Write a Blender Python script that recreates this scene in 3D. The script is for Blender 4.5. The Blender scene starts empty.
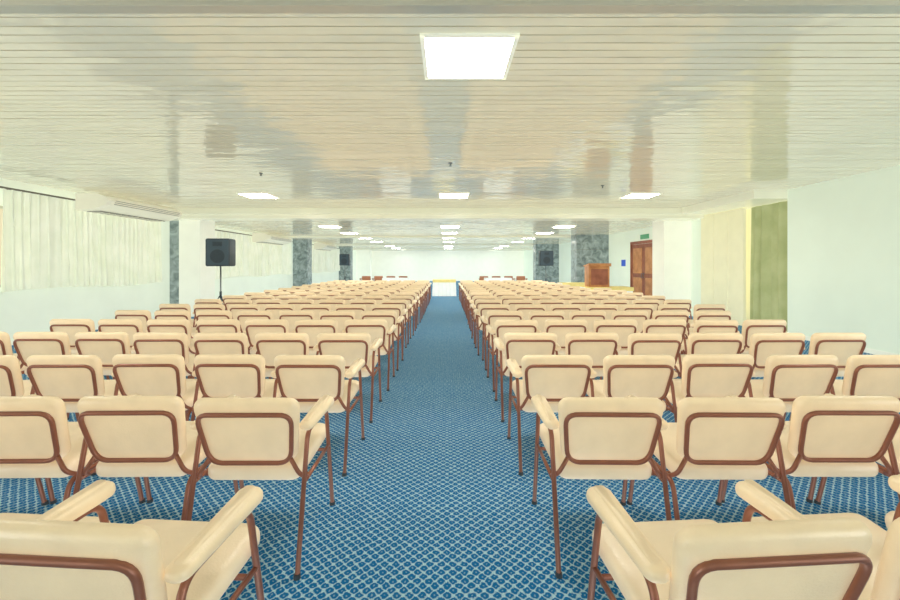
import bpy, math, random
from mathutils import Vector
random.seed(7)
S = bpy.context.scene
S.view_settings.view_transform = 'Standard'
S.view_settings.exposure = 0.12

# ---------------------------------------------------------------- materials
def lin(c):
    return tuple(((v/255)/12.92 if v/255 <= .04045 else ((v/255+.055)/1.055)**2.4) for v in c)
def mat(name, rgb, rough=.5, metal=0, noise=0.0, nscale=8, bump=0.0, bscale=60, spec=.5, coat=0, emit=None, estr=0, rgb2=None):
    m = bpy.data.materials.new(name); m.use_nodes = True
    nt = m.node_tree; p = nt.nodes['Principled BSDF']
    c = lin(rgb)
    p.inputs['Base Color'].default_value = (*c, 1)
    p.inputs['Roughness'].default_value = rough
    p.inputs['Metallic'].default_value = metal
    p.inputs['Specular IOR Level'].default_value = spec
    p.inputs['Coat Weight'].default_value = coat
    tc = nt.nodes.new('ShaderNodeTexCoord')
    if noise > 0 or rgb2:
        n = nt.nodes.new('ShaderNodeTexNoise'); n.inputs['Scale'].default_value = nscale
        n.inputs['Detail'].default_value = 5
        nt.links.new(tc.outputs['Object'], n.inputs['Vector'])
        r = nt.nodes.new('ShaderNodeValToRGB')
        d = lin(rgb2) if rgb2 else tuple(v*(1-noise) for v in c)
        r.color_ramp.elements[0].position = .35; r.color_ramp.elements[1].position = .65
        r.color_ramp.elements[0].color = (*d, 1); r.color_ramp.elements[1].color = (*c, 1)
        nt.links.new(n.outputs['Fac'], r.inputs['Fac']); nt.links.new(r.outputs['Color'], p.inputs['Base Color'])
    if bump > 0:
        n2 = nt.nodes.new('ShaderNodeTexNoise'); n2.inputs['Scale'].default_value = bscale
        nt.links.new(tc.outputs['Object'], n2.inputs['Vector'])
        b = nt.nodes.new('ShaderNodeBump'); b.inputs['Strength'].default_value = bump; b.inputs['Distance'].default_value = .01
        nt.links.new(n2.outputs['Fac'], b.inputs['Height']); nt.links.new(b.outputs['Normal'], p.inputs['Normal'])
    if emit:
        p.inputs['Emission Color'].default_value = (*lin(emit), 1)
        p.inputs['Emission Strength'].default_value = estr
    return m

M_wall = mat('wall_paint', (236, 244, 230), .6, noise=.04, nscale=1.5, bump=.05, bscale=90)
M_wallR = mat('wall_paint_mint', (228, 239, 224), .6, noise=.04, nscale=1.2, bump=.05, bscale=90)
M_white = mat('white_plaster', (240, 242, 230), .5, noise=.03, nscale=3)
M_beam = mat('beam_lacquer', (226, 227, 208), .25, noise=.04, nscale=2)
M_cream = mat('cream_panel', (236, 232, 198), .5, noise=.05, nscale=3)
M_vinyl = mat('cream_vinyl', (233, 211, 176), .34, noise=.08, nscale=7, bump=.12, bscale=140)
M_vinyl2 = mat('cream_vinyl_seat', (237, 219, 190), .34, noise=.08, nscale=6, bump=.12, bscale=120)
M_tube = mat('bronze_tube', (142, 90, 70), .3, .3, noise=.15, nscale=12)
M_wood = mat('varnished_wood', (190, 134, 82), .35, rgb2=(160, 104, 60), nscale=5)
M_door = mat('door_wood', (150, 88, 62), .4, rgb2=(124, 68, 46), nscale=4)
M_black = mat('black_plastic', (38, 50, 58), .5, noise=.2, nscale=30)
M_grill = mat('speaker_grille', (50, 68, 78), .6, bump=.5, bscale=300)
M_metal = mat('grey_metal', (120, 125, 125), .35, .8)
M_dark = mat('dark_rail', (90, 86, 74), .5)
M_ac = mat('ac_plastic', (228, 225, 205), .35, noise=.03)
M_slot = mat('ac_slot', (120, 122, 112), .5)
M_yel = mat('yellow_cloth', (236, 218, 140), .8, noise=.1)
M_cloth = mat('white_cloth', (240, 242, 240), .8, noise=.04)
M_brownch = mat('brown_upholstery', (158, 104, 72), .6, noise=.15)
M_alum = mat('aluminium', (200, 198, 186), .35, .6)
M_sky = mat('window_daylight', (190, 180, 155), .5, emit=(225, 218, 198), estr=.3)
M_light = mat('light_diffuser', (255, 255, 255), .5, emit=(255, 251, 240), estr=26)
M_blue = mat('sign_blue', (50, 90, 200), .5)
M_green = mat('exit_green', (90, 160, 120), .5)

def granite():
    m = bpy.data.materials.new('granite_tile'); m.use_nodes = True
    nt = m.node_tree; p = nt.nodes['Principled BSDF']; p.inputs['Roughness'].default_value = .25
    tc = nt.nodes.new('ShaderNodeTexCoord')
    n = nt.nodes.new('ShaderNodeTexNoise'); n.inputs['Scale'].default_value = 4.5; n.inputs['Detail'].default_value = 8; n.inputs['Distortion'].default_value = 1.0
    nt.links.new(tc.outputs['Object'], n.inputs['Vector'])
    r = nt.nodes.new('ShaderNodeValToRGB')
    r.color_ramp.elements[0].position = .35; r.color_ramp.elements[1].position = .7
    r.color_ramp.elements[0].color = (*lin((98, 112, 112)), 1); r.color_ramp.elements[1].color = (*lin((156, 170, 168)), 1)
    nt.links.new(n.outputs['Fac'], r.inputs['Fac']); nt.links.new(r.outputs['Color'], p.inputs['Base Color'])
    return m
M_gran = granite()

def drape_mat(name, rgb, rgbd, trans=.3):
    m = mat(name, rgb, .85, noise=.0, rgb2=rgbd, nscale=2.5)
    nt = m.node_tree; p = nt.nodes['Principled BSDF']; out = nt.nodes['Material Output']
    t = nt.nodes.new('ShaderNodeBsdfTranslucent'); t.inputs['Color'].default_value = (*lin(rgb), 1)
    mx = nt.nodes.new('ShaderNodeMixShader'); mx.inputs[0].default_value = trans
    nt.links.new(p.outputs[0], mx.inputs[1]); nt.links.new(t.outputs[0], mx.inputs[2]); nt.links.new(mx.outputs[0], out.inputs[0])
    return m
M_curt = drape_mat('sheer_curtain_fabric', (238, 241, 226), (228, 233, 214), .04)
M_drape = drape_mat('green_drape_fabric', (180, 186, 138), (162, 170, 120), .03)

def carpet():
    m = bpy.data.materials.new('patterned_blue_carpet'); m.use_nodes = True
    nt = m.node_tree; p = nt.nodes['Principled BSDF']; L = nt.links.new
    p.inputs['Roughness'].default_value = .95; p.inputs['Specular IOR Level'].default_value = .15
    tc = nt.nodes.new('ShaderNodeTexCoord'); sp = nt.nodes.new('ShaderNodeSeparateXYZ'); L(tc.outputs['Object'], sp.inputs[0])
    nz = nt.nodes.new('ShaderNodeTexNoise'); nz.inputs['Scale'].default_value = 45; L(tc.outputs['Object'], nz.inputs['Vector'])
    def M(op, a, b=None, c=None):
        n = nt.nodes.new('ShaderNodeMath'); n.operation = op
        for i, v in enumerate((a, b, c)):
            if v is None: continue
            if isinstance(v, (int, float)): n.inputs[i].default_value = v
            else: L(v, n.inputs[i])
        return n.outputs[0]
    P = .055
    X, Y = sp.outputs[0], sp.outputs[1]
    wob = M('MULTIPLY', M('SUBTRACT', nz.outputs['Fac'], .5), .6)
    u = M('ADD', M('DIVIDE', M('ADD', X, Y), P), wob); v = M('SUBTRACT', M('DIVIDE', M('SUBTRACT', X, Y), P), wob)
    fu = M('ABSOLUTE', M('SUBTRACT', M('FRACT', u), .5)); fv = M('ABSOLUTE', M('SUBTRACT', M('FRACT', v), .5))
    mx = M('MAXIMUM', fu, fv)
    def ss(x, a, b):
        n = nt.nodes.new('ShaderNodeMapRange'); n.interpolation_type = 'SMOOTHSTEP'
        L(x, n.inputs[0]); n.inputs[1].default_value = a; n.inputs[2].default_value = b; return n.outputs[0]
    rad = M('SQRT', M('ADD', M('MULTIPLY', fu, fu), M('MULTIPLY', fv, fv)))
    line = M('MAXIMUM', ss(rad, .42, .56), M('MULTIPLY', ss(mx, .37, .46), .8))
    dot = M('SUBTRACT', 1.0, ss(rad, .04, .16))
    pat = M('MAXIMUM', line, M('MULTIPLY', dot, .5))
    n3 = nt.nodes.new('ShaderNodeTexNoise'); n3.inputs['Scale'].default_value = 180; L(tc.outputs['Object'], n3.inputs['Vector'])
    pat = M('MULTIPLY', pat, M('ADD', .3, M('MULTIPLY', n3.outputs['Fac'], 1.15)))
    mix = nt.nodes.new('ShaderNodeMix'); mix.data_type = 'RGBA'
    L(pat, mix.inputs[0]); mix.inputs[6].default_value = (*lin((14, 98, 154)), 1); mix.inputs[7].default_value = (*lin((168, 204, 214)), 1)
    L(mix.outputs[2], p.inputs['Base Color'])
    b = nt.nodes.new('ShaderNodeBump'); b.inputs['Strength'].default_value = .3; b.inputs['Distance'].default_value = .005
    L(n3.outputs['Fac'], b.inputs['Height']); L(b.outputs['Normal'], p.inputs['Normal'])
    return m
M_carpet = carpet()

def ceilmat():
    m = bpy.data.materials.new('lacquered_ceiling_strip'); m.use_nodes = True
    nt = m.node_tree; p = nt.nodes['Principled BSDF']; L = nt.links.new
    p.inputs['Roughness'].default_value = .05; p.inputs['IOR'].default_value = 1.9
    tc = nt.nodes.new('ShaderNodeTexCoord')
    mp = nt.nodes.new('ShaderNodeMapping'); mp.inputs['Scale'].default_value = (.5, 6, 1); L(tc.outputs['Object'], mp.inputs[0])
    n = nt.nodes.new('ShaderNodeTexNoise'); n.inputs['Scale'].default_value = 1.2; L(mp.outputs[0], n.inputs['Vector'])
    r = nt.nodes.new('ShaderNodeValToRGB')
    r.color_ramp.elements[0].color = (*lin((203, 201, 180)), 1); r.color_ramp.elements[1].color = (*lin((224, 222, 202)), 1)
    L(n.outputs['Fac'], r.inputs['Fac']); L(r.outputs['Color'], p.inputs['Base Color'])
    mp2 = nt.nodes.new('ShaderNodeMapping'); mp2.inputs['Scale'].default_value = (6, 5, 1); L(tc.outputs['Object'], mp2.inputs[0])
    n2 = nt.nodes.new('ShaderNodeTexNoise'); n2.inputs['Scale'].default_value = 1.0; n2.inputs['Detail'].default_value = 1; L(mp2.outputs[0], n2.inputs['Vector'])
    b = nt.nodes.new('ShaderNodeBump'); b.inputs['Strength'].default_value = .5; b.inputs['Distance'].default_value = .01
    L(n2.outputs['Fac'], b.inputs['Height']); L(b.outputs['Normal'], p.inputs['Normal'])
    return m
M_ceil = ceilmat()
M_groove = mat('ceiling_groove', (184, 179, 156), .6)

# ---------------------------------------------------------------- builder
class B:
    def __init__(s): s.v=[]; s.f=[]; s.m=[]; s.sm=[]; s.mats=[]
    def mi(s, m):
        if m not in s.mats: s.mats.append(m)
        return s.mats.index(m)
    def add(s, vs, fs, m, smooth=False):
        o=len(s.v); s.v += [tuple(v) for v in vs]; k=s.mi(m)
        for f in fs: s.f.append(tuple(i+o for i in f)); s.m.append(k); s.sm.append(smooth)
    def box(s, x0,x1,y0,y1,z0,z1,m):
        vs=[(x,y,z) for z in (z0,z1) for y in (y0,y1) for x in (x0,x1)]
        s.add(vs,[(0,2,3,1),(4,5,7,6),(0,1,5,4),(2,6,7,3),(0,4,6,2),(1,3,7,5)],m)
    def tube(s, pts, r, m, seg=8, closed=False, cap=True):
        pts=[Vector(p) for p in pts]; n=len(pts); rings=[]
        prev=None
        for i,p in enumerate(pts):
            if closed: t=(pts[(i+1)%n]-pts[i-1]).normalized()
            else: t=(pts[min(i+1,n-1)]-pts[max(i-1,0)]).normalized()
            if prev is None:
                a=Vector((1,0,0)) if abs(t.x)<.8 else Vector((0,0,1))
                u=(a-t*a.dot(t)).normalized()
            else: u=(prev-t*prev.dot(t)).normalized()
            prev=u; w=t.cross(u)
            rings.append([p+(u*math.cos(2*math.pi*k/seg)+w*math.sin(2*math.pi*k/seg))*r for k in range(seg)])
        vs=[q for R in rings for q in R]; fs=[]
        for i in range(n if closed else n-1):
            j=(i+1)%n
            for k in range(seg):
                fs.append((i*seg+k,i*seg+(k+1)%seg,j*seg+(k+1)%seg,j*seg+k))
        if not closed and cap:
            fs.append(tuple(range(seg-1,-1,-1))); fs.append(tuple((n-1)*seg+k for k in range(seg)))
        s.add(vs,fs,m,True)
    def cone(s, p0, p1, r0, r1, m, seg=16):
        p0=Vector(p0);p1=Vector(p1);t=(p1-p0).normalized()
        a=Vector((1,0,0)) if abs(t.x)<.8 else Vector((0,0,1)); u=(a-t*a.dot(t)).normalized(); w=t.cross(u)
        vs=[p+(u*math.cos(2*math.pi*k/seg)+w*math.sin(2*math.pi*k/seg))*r for p,r in((p0,r0),(p1,r1)) for k in range(seg)]
        fs=[(k,(k+1)%seg,seg+(k+1)%seg,seg+k) for k in range(seg)]+[tuple(range(seg-1,-1,-1)),tuple(range(seg,2*seg))]
        s.add(vs,fs,m,False)
    def pad(s, hw,hh,r,t,e,fn,m,bulge=.01,cs=5):
        def ring(i):
            a=hw-i; b=hh-i; rr=max(min(r-i,a,b),.003); out=[]
            for (cx,cy,st) in ((a-rr,b-rr,0),(-(a-rr),b-rr,90),(-(a-rr),-(b-rr),180),(a-rr,-(b-rr),270)):
                for k in range(cs+1):
                    g=math.radians(st+90*k/cs); out.append((cx+rr*math.cos(g),cy+rr*math.sin(g)))
            return out
        md=min(hw,hh)
        prof=[(md*.6,t/2+bulge*.9),(max(md*.3,e*1.2),t/2+bulge*.55)]
        for k in range(5):
            g=math.radians(90*k/4); prof.append((e*(1-math.sin(g)), t/2-e+e*math.cos(g)))
        prof += [(i,-w) for i,w in reversed(prof)]
        n=4*(cs+1); vs=[]; fs=[]
        for i,w in prof: vs += [fn(u,v,w) for u,v in ring(i)]
        for q in range(len(prof)-1):
            for k in range(n):
                fs.append((q*n+k,(q+1)*n+k,(q+1)*n+(k+1)%n,q*n+(k+1)%n))
        c0=len(vs); vs.append(fn(0,0,t/2+bulge)); c1=len(vs); vs.append(fn(0,0,-t/2-bulge))
        lq=(len(prof)-1)*n
        for k in range(n): fs.append((k,(k+1)%n,c0)); fs.append((lq+(k+1)%n,lq+k,c1))
        s.add(vs,fs,m,True)
    def rbox(s,x0,x1,y0,y1,z0,z1,e,m):   # soft edged box
        cx,cy,cz=(x0+x1)/2,(y0+y1)/2,(z0+z1)/2
        s.pad((x1-x0)/2,(z1-z0)/2,e*1.5,(y1-y0),e,lambda u,v,w:(cx+u,cy-w,cz+v),m,bulge=0,cs=3)
    def mesh(s,name):
        me=bpy.data.meshes.new(name); me.from_pydata(s.v,[],s.f)
        for m in s.mats: me.materials.append(m)
        me.polygons.foreach_set('material_index',s.m); me.polygons.foreach_set('use_smooth',s.sm)
        me.update(); return me
    def obj(s,name,loc=(0,0,0),rot=0):
        return place(s.mesh(name),name,loc,rot)
def place(me,name,loc=(0,0,0),rot=0):
    o=bpy.data.objects.new(name,me); o.location=loc; o.rotation_euler[2]=rot
    S.collection.objects.link(o); return o
def fillet(pts, rad, n=5, closed=False):
    pts=[Vector(p) for p in pts]; out=[]; N=len(pts)
    for i,p in enumerate(pts):
        if not closed and i in (0,N-1): out.append(p); continue
        a=pts[i-1]; b=pts[(i+1)%N]
        ra=min(rad,(a-p).length*.49); rb=min(rad,(b-p).length*.49)
        q0=p+(a-p).normalized()*ra; q1=p+(b-p).normalized()*rb
        for k in range(n+1):
            t=k/n; out.append(q0*(1-t)**2+p*2*t*(1-t)+q1*t*t)
    return out

# ---------------------------------------------------------------- room shell
XL,XR=-7.86,6.93; YB,YF=-4.0,38.0; H1,H2=2.98,2.75; YS=11.3
def shell(name,*boxes):
    b=B()
    for bx in boxes: b.box(*bx)
    return b.obj(name)
shell('floor',(XL-.3,XR+.6,YB-.2,YF+.2,-.1,0,M_carpet))
wins=[(2.2,6.6),(7.0,11.2),(13.0,20.6),(22.6,30.2)]
bs=[(XL-.2,XL,YB,YF,0,.95+.1,M_wall),(XL-.2,XL,YB,YF,2.5,3.1,M_wall)]
ys=[YB]+[y for w in wins for y in w]+[YF]
for i in range(0,len(ys),2): bs.append((XL-.2,XL,ys[i],ys[i+1],1.05,2.5,M_wall))
shell('wall_left',*bs)
for i,(a,c) in enumerate(wins):
    b=B(); z0,z1=1.05,2.5; x=XL-.1
    b.box(x-.015,x-.005,a,c,z0,z1,M_sky)
    n=max(2,round((c-a)/1.1))
    for k in range(n+1):
        yy=a+.03+(c-a-.06)*k/n; b.box(x-.005,x+.04,yy-.025,yy+.025,z0,z1,M_alum)
    for zz in (z0+.025,z1-.025): b.box(x-.005,x+.045,a,c,zz-.025,zz+.025,M_alum)
    b.obj('window_%d'%(i+1))
shell('wall_right',
      (XR,XR+.2,YB,8.55,0,3.1,M_wallR),
      (XR+.35,XR+.5,8.55,11.5,0,3.1,M_cream),
      (XR,XR+.2,11.45,YF,0,3.1,M_wallR),(XR+.2,XR+.5,8.4,8.55,0,3.1,M_wallR))
shell('wall_far',(XL-.2,XR+.2,YF,YF+.2,0,3.1,M_white))
shell('wall_back',(XL-.2,XR+.6,YB-.2,YB,0,3.1,M_white))
for nm,x0,x1,ya,yb in (('baseboard_left',XL,XL+.015,YB,YF),('baseboard_right',XR-.015,XR,YB,8.55)):
    shell(nm,(x0,x1,ya,yb,0,.08,M_white))

def strips(name,y0,y1,z):
    pitch=.1; nx=48; X0=XL-.2; X1=XR+.6; v=[];f=[];m=[]
    xs=[X0+(X1-X0)*i/nx for i in range(nx+1)]
    n=int(round((y1-y0)/pitch)); 
    for j in range(n):
        ya=y0+j*pitch; yb=ya+.089; yc=ya+pitch
        tilt=random.uniform(-.0008,.0008)
        o=len(v)
        for i,x in enumerate(xs):
            off=random.uniform(-.002,.002); t2=tilt+random.uniform(-.0006,.0006)
            v += [(x,ya,z+.008),(x,ya,z+off+t2),(x,yb,z+off-t2),(x,yb,z+.008),(x,yc,z+.008)]
        for i in range(nx):
            a=o+i*5; b=a+5
            for k in range(4):
                f.append((a+k,a+k+1,b+k+1,b+k)); m.append(0 if k==1 else 1)
    v0=len(v)
    v += [(X0,y0,z+.05),(X1,y0,z+.05),(X1,y1,z+.05),(X0,y1,z+.05)]; f.append((v0,v0+1,v0+2,v0+3)); m.append(1)
    me=bpy.data.meshes.new(name); me.from_pydata(v,[],f); me.materials.append(M_ceil); me.materials.append(M_groove)
    me.polygons.foreach_set('material_index',m); me.update(); return place(me,name)
strips('ceiling',YB,YS,H1)
strips('ceiling_rear_section',YS+.6,YF+.1,H2)
shell('ceiling_beam',(XL,XR+.5,YS,YS+.6,H2-.05,H1+.1,M_beam),(XL,XR+.5,YS-.12,YS,H2+.06,H2+.1,M_beam))
for yy in (19.2,27.0,34.5):
    shell('ceiling_beam',(XL,XR,yy-.25,yy+.25,H2-.07,H2+.01,M_beam))
shell('partition_track',(XL+.2,XR,2.42,2.50,H1-.035,H1+.0,M_alum))
shell('soffit_right',(6.25,XR+.5,8.55,YS-.13,H2+.05,H1-.002,M_beam))

# columns
shell('column',(XL,XL+.36,11.9,12.5,0,H2,M_gran),(XL+.36,XL+.95,11.75,12.5,0,H2,M_white))
shell('column',(XL,XL+.75,21.4,22.1,0,H2,M_gran))
shell('column',(XL,XL+.85,30.5,31.2,0,H2,M_gran))
shell('column',(XL,XL+1.2,36.3,37.2,0,H2,M_white))
shell('column',(6.16,XR,11.92,12.6,0,H2,M_white))
for y,x in ((18.0,5.55),(26.0,5.5)):
    b=B(); b.box(x,XR,y,y+.8,0,H2,M_gran)
    for z in (.7,1.4,2.1): b.box(x-.003,XR,y-.003,y+.8,z-.006,z+.006,M_dark)
    b.obj('column')
# double door
b=B(); X=XR-.004
ya,yb=13.75,15.65
b.box(X-.06,X,ya-.1,ya,0,2.3,M_door); b.box(X-.06,X,yb,yb+.1,0,2.3,M_door); b.box(X-.06,X,ya,yb,2.2,2.3,M_door)
for a,c in ((ya+.005,(ya+yb)/2-.005),((ya+yb)/2+.005,yb-.005)):
    b.box(X-.04,X-.002,a,c,0.005,2.19,M_door)
    for z0,z1 in ((.2,1.0),(1.15,2.05)):
        b.box(X-.052,X-.04,a+.13,c-.13,z0,z1,M_wood)
for yy in ((ya+yb)/2-.08,(ya+yb)/2+.08): b.tube([(X-.04,yy,1.0),(X-.09,yy,1.0),(X-.09,yy,1.15),(X-.04,yy,1.15)],.01,M_metal)
b.obj('door_1')
shell('wall_sign',(XR-.02,XR-.001,16.3,16.65,1.4,1.65,M_blue))
shell('exit_sign',(XR-.03,XR-.001,14.4,15.0,2.36,2.52,M_green))

# ---------------------------------------------------------------- curtains
def drape(name,x,y0,y1,z0,z1,m,amp=.035,per=.14,rail=True,hem=.03,side=1):
    b=B(); n=int((y1-y0)/per*10); nz=8; vs=[];fs=[]; ph=0
    prof=[]; sp=1
    for i in range(n+1):
        y=y0+(y1-y0)*i/n
        if i%10==0: sp=random.uniform(.65,1.5); 
        ph+=2*math.pi/10*sp
        am=.7+.3*math.sin(y*5.3+1.3*math.sin(y*2.1))
        prof.append((y,ph,am))
    for k in range(nz+1):
        t=k/nz
        for i,(y,p,am) in enumerate(prof):
            a=amp*(.6+.4*(1-t))*am
            zz=z0+(z1-z0)*t
            if k==0: zz+=hem*math.sin(y*1.7)+hem*.4*math.sin(p)
            wv=math.sin(p)+.35*math.sin(2.3*p+1+t)
            vs.append((x+a*wv*.8+.008*math.sin(y*3+t*3),y+ .02*math.cos(p+t)*(amp/.05),zz))
    for k in range(nz):
        for i in range(n):
            a=k*(n+1)+i; fs.append((a,a+1,a+n+2,a+n+1))
    b.add(vs,fs,m,True)
    if rail:
        b.tube([(x,y0-.1,z1+.02),(x,y1+.1,z1+.02)],.018,M_dark)
        yy=y0+.2
        while yy<y1: 
            b.box(XL+.001,x,yy-.01,yy+.01,z1+.01,z1+.03,M_dark); yy+=1.5
    return b.obj(name)
drape('window_curtain',XL+.12,3.0,7.16,.98,2.78,M_curt,amp=.095,per=.19)
drape('window_curtain',XL+.12,7.30,11.35,.98,2.78,M_curt,amp=.095,per=.19)
drape('window_curtain',XL+.12,12.9,20.9,1.0,2.60,M_curt,amp=.095,per=.26)
drape('window_curtain',XL+.12,22.5,30.2,1.0,2.60,M_curt,amp=.095,per=.30)
drape('green_drape',XR+.155,8.68,9.70,.03,2.78,M_drape,amp=.135,per=.2,rail=False,hem=.0)
b=B()
for k in range(3):
    a=9.80+k*.55; b.rbox(XR-.02,XR+.05,a,a+.54,.02,2.79,.01,M_cream)
b.obj('folding_partition')

# ---------------------------------------------------------------- air conditioners
def ac(loc):
    b=B(); L=2.4
    prof=[(0,.36),(.47,.36),(.68,.28),(.71,.2),(.66,.12),(.38,.02),(.0,.0)]
    n=len(prof); vs=[]
    for y,s in ((0,.94),(.05,1),(L-.05,1),(L,.94)):
        vs += [(x*s,y,(z-.18)*s+.18) for x,z in prof]
    fs=[]
    for q in range(3):
        for k in range(n): fs.append((q*n+k,(q+1)*n+k,(q+1)*n+(k+1)%n,q*n+(k+1)%n))
    fs += [tuple(range(n)),tuple(3*n+k for k in range(n-1,-1,-1))]
    b.add(vs,fs,M_ac)
    b.box(.06,.36,.2,L-.2,-.006,.012,M_slot)
    for k in range(12): b.box(.06,.36,.24+k*.17,.26+k*.17,-.014,-.002,M_ac)
    for k in range(3):
        b.box(.655+.012*k,.69+.012*k,.15,L-.15,.135+.035*k,.145+.035*k,M_slot)
    for y in (.3,L-.3): b.box(-.225,.05,y-.02,y+.02,.355,.36,M_metal)
    return b.obj('air_conditioner',loc)
ac((XL+.25,8.6,H1-.41)); ac((XL+.25,16.4,2.34)); ac((XL+.25,24.0,2.34))

# ---------------------------------------------------------------- ceiling lights and fittings
def light(x,y,z):
    b=B(); h=.33
    for a in ((x-h,x+h,y-h,y-h+.03),(x-h,x+h,y+h-.03,y+h),(x-h,x-h+.03,y-h,y+h),(x+h-.03,x+h,y-h,y+h)):
        b.box(*a,z-.012,z+.012,M_white)
    b.box(x-h+.03,x+h-.03,y-h+.03,y+h-.03,z-.006,z+.004,M_light)
    return b.obj('ceiling_light_panel')
for y in (-2.9,3.1,9.25):
    for x in (-4.15,.15,4.25): light(x,y,H1-.006)
for y in (14.2,17.0,20.2,23.6,29.0,32.6,36.0):
    for x in (-3.95,.1,3.95): light(x,y,H2-.006)
def sprinkler(x,y,z):
    b=B(); b.cone((x,y,z+.002),(x,y,z-.012),.035,.03,M_metal); b.cone((x,y,z-.012),(x,y,z-.045),.01,.012,M_metal); b.cone((x,y,z-.045),(x,y,z-.05),.024,.024,M_metal)
    b.obj('ceiling_sprinkler')
for x,y in ((.05,6.3),(3.0,8.1),(-3.1,7.0)): sprinkler(x,y,H1)

# soft shadowless fill, standing in for the many inter-reflections of the exposure-blended photo
def fill(name,direction,e,col):
    l=bpy.data.lights.new(name,'SUN'); l.energy=e; l.color=col; l.angle=math.radians(30)
    l.use_shadow=False
    o=bpy.data.objects.new(name,l); S.collection.objects.link(o)
    o.rotation_euler=Vector(direction).to_track_quat('-Z','Y').to_euler(); o.location=(0,10,1.5)
fill('bounce_light_up',(0,0,1),1.5,(1,.98,.92))
fill('bounce_light_left',(-1,.55,0),1.3,(1,.99,.95))
fill('bounce_light_right',(1,.55,0),1.25,(1,1,.95))

# ---------------------------------------------------------------- chairs
def chair_mesh(name, armL, armR, pad=M_vinyl, seat=M_vinyl2):
    b=B(); tb=M_tube; A=math.radians(17)
    hb=.178; zc=.64
    cL=math.cos(A); sL=math.sin(A)
    def fb(u,v,w):
        k=.915+.085*(v/hb)
        uu=u*k
        w2=w + .25*(uu*uu)
        y=.0-v*sL+w2*cL; z=zc+v*cL+w2*sL
        return (uu,y,z)
    b.pad(.26,hb,.062,.056,.027,fb,pad,bulge=.012)
    P=[(-.235,.118),(.235,.118),(.235,-.155),(-.235,-.155)]
    base=fillet([(u,v,0) for u,v in P],.07,6,closed=True)
    b.tube([fb(p.x,p.y,-.041) for p in base],.0115,tb,closed=True)
    for sx,arm in ((-1,armL),(1,armR)):
        x=.268*sx; top=.625 if arm else .395
        path=[(x,-.10,0),(x,.05 if arm else -.0,top),(x,.37 if arm else .40,top),(x,.50,0)]
        b.tube(fillet(path,.055,5),.012,tb)
        for fy in (-.10,.50): b.cone((x,fy,0),(x,fy,.02),.017,.016,M_black,8)
        if arm:
            b.tube([(x,-.0,.395),(x,.42,.395)],.010,tb)
            def fa(u,v,w,x=x):
                t=(v+.20)/.40
                return (x+u*(.85+.25*t), .205+v, .658+w*(.8+.3*t)+.008*t)
            b.pad(.041,.20,.034,.048,.021,fa,pad,bulge=.008)
        q=fb(.222*sx,-.12,-.036)
        b.tube(fillet([q,(.245*sx,.0,.43),(x,.05,.395)],.03,4),.011,tb)
    for y in (.10,.38): b.tube([(-.268,y,.385),(.268,y,.385)],.010,tb)
    def fs(u,v,w):
        return (u*(1+.03*(v/.24)), .27+v, .438+w+.035*(v/.24)*.6)
    b.pad(.245,.245,.055,.084,.036,fs,seat,bulge=.020)
    return b.mesh(name)
CH_both=chair_mesh('conference_chair_end',True,True)
CH_L=chair_mesh('conference_chair_l',True,False)
CH_R=chair_mesh('conference_chair_r',False,True)
rows=18; s=.954; P=.58
for r in range(rows):
    d=1.10+r*s-(.03 if r==0 else 0)
    jl=random.uniform(-.02,.02) if r>1 else 0
    rot0=.07 if r==0 else 0
    o0=.02 if r==0 else 0
    nL=7; nR=7 if 5<r<12 else 6
    for k in range(nL):
        x=-.962+jl-k*P
        place(CH_both if k==0 else CH_L,'conference_chair',(x,d+random.uniform(-.02,.02)*(r>0)+(.012*k if r>2 else 0)+.04*k*(r==0),0),random.uniform(-.02,.02)*(r>0)-rot0)
    for k in range(nR):
        x=.79+o0+jl+k*P
        place(CH_both if k==0 else CH_R,'conference_chair',(x,d+random.uniform(-.02,.02)*(r>0)+.04*k*(r==0),0),random.uniform(-.02,.02)*(r>0)+rot0)

# ---------------------------------------------------------------- loudspeakers on tripods
def speaker(x,y,zb,h=.6,w=.46,rot=0):
    b=B()
    b.rbox(-w/2,w/2,-.17,.19,zb,zb+h,.025,M_black)
    b.box(-w/2+.03,w/2-.03,-.178,-.168,zb+.03,zb+h-.03,M_grill)
    b.cone((0,-.18,zb+h*.36),(0,-.176,zb+h*.36),.15,.16,M_black,20)
    b.box(-.1,.1,-.183,-.176,zb+h*.72,zb+h*.88,M_black)
    b.tube([(0,0,.25),(0,0,zb)],.017,M_metal); b.tube([(0,0,.7),(0,0,.85)],.026,M_black)
    for a in (90,210,330):
        c,sn=math.cos(math.radians(a)),math.sin(math.radians(a))
        b.tube([(.02*c,.02*sn,.75),(.38*c,.38*sn,.012)],.012,M_black); b.tube([(.01*c,.01*sn,.3),(.2*c,.2*sn,.37)],.008,M_black)
    b.obj('loudspeaker_on_stand',(x,y,0),rot)
speaker(-5.12,9.5,1.42,.62,.52,rot=.12)
speaker(-5.35,22,1.42,.6,.5); speaker(4.4,18.7,1.42,.66,.6)

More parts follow.
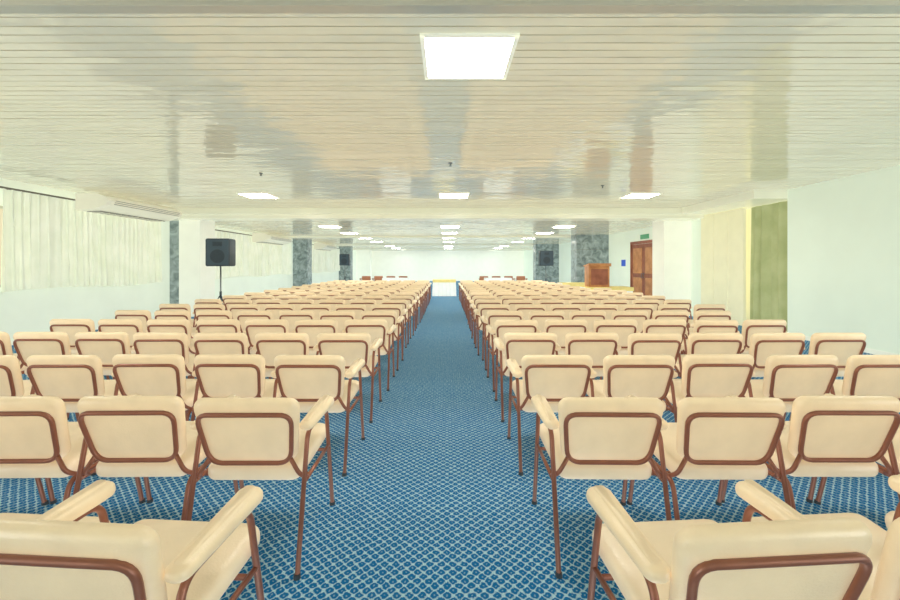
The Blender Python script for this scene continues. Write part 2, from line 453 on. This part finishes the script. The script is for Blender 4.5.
# ---------------------------------------------------------------- tables
def cloth_table(name,x0,x1,y0,y1,h,m,runner=None):
    b=B(); n=60; per=[]
    W=x1-x0; D=y1-y0
    for k in range(n):
        t=k/n*2*(W+D)
        if t<W: p=(x0+t,y0)
        elif t<W+D: p=(x1,y0+t-W)
        elif t<2*W+D: p=(x1-(t-W-D),y1)
        else: p=(x0,y1-(t-2*W-D))
        per.append(p)
    cx,cy=(x0+x1)/2,(y0+y1)/2; vs=[];fs=[]
    for z,f in ((h,1.0),(h*.5,1.02),(.012,1.04)):
        for k,(px,py) in enumerate(per):
            a=(.012*math.sin(k*2.1) if z<h else 0)
            vs.append((cx+(px-cx)*f+a,cy+(py-cy)*f+a,z))
    for q in range(2):
        for k in range(n): fs.append((q*n+k,(q+1)*n+k,(q+1)*n+(k+1)%n,q*n+(k+1)%n))
    fs.append(tuple(range(n))); b.add(vs,fs,m)
    for lx in (x0+.05,x1-.05):
        for ly in (y0+.05,y1-.05): b.tube([(lx,ly,0),(lx,ly,h-.02)],.02,M_metal)
    if runner:
        b.box(x0-.01,x1+.01,y0-.02,y1+.02,h,h+.006,runner); b.box(x0-.01,x1+.01,y0-.03,y0-.015,h*.85,h+.006,runner)
    return b.obj(name)
cloth_table('draped_table',-.65,.4,19.3,20.0,.76,M_cloth,M_yel)
cloth_table('head_table',-3.4,-2.0,22.0,22.7,.76,M_cloth)
cloth_table('head_table',2.0,3.4,22.0,22.7,.76,M_cloth)
cloth_table('side_table',4.35,5.85,13.2,13.9,.74,M_cloth,M_yel)
cloth_table('side_table',4.45,5.5,16.2,16.9,.74,M_cloth,M_yel)
b=B()
b.rbox(4.5,5.15,13.3,13.75,.752,1.4,.012,M_wood)
b.add([(4.47,13.25,1.4),(5.18,13.25,1.4),(5.18,13.8,1.4),(4.47,13.8,1.4),(4.47,13.25,1.5),(5.18,13.25,1.5),(5.18,13.8,1.42),(4.47,13.8,1.42)],
      [(0,3,2,1),(4,5,6,7),(0,1,5,4),(1,2,6,5),(2,3,7,6),(3,0,4,7)],M_wood)
b.box(4.56,5.09,13.285,13.3,.82,1.32,M_door)
b.obj('tabletop_lectern')
CH_B=chair_mesh('brown_armchair',True,True,M_brownch,M_brownch)
for x in (-4.6,-3.9,-3.2,-2.5,2.1,2.8,3.5,4.2):
    place(CH_B,'brown_armchair',(x,23.9,0),math.pi)

# ---------------------------------------------------------------- world + camera
w=bpy.data.worlds.new('world'); S.world=w; w.use_nodes=True
w.node_tree.nodes['Background'].inputs[0].default_value=(.9,.95,1,1); w.node_tree.nodes['Background'].inputs[1].default_value=.8
cam=bpy.data.cameras.new('camera'); co=bpy.data.objects.new('camera',cam); S.collection.objects.link(co)
co.location=(0,0,1.45); co.rotation_euler=(math.pi/2,0,0)
cam.sensor_width=36; cam.lens=16.8; cam.shift_x=.0033; cam.shift_y=-.039; cam.clip_start=.02; cam.clip_end=200
S.camera=co
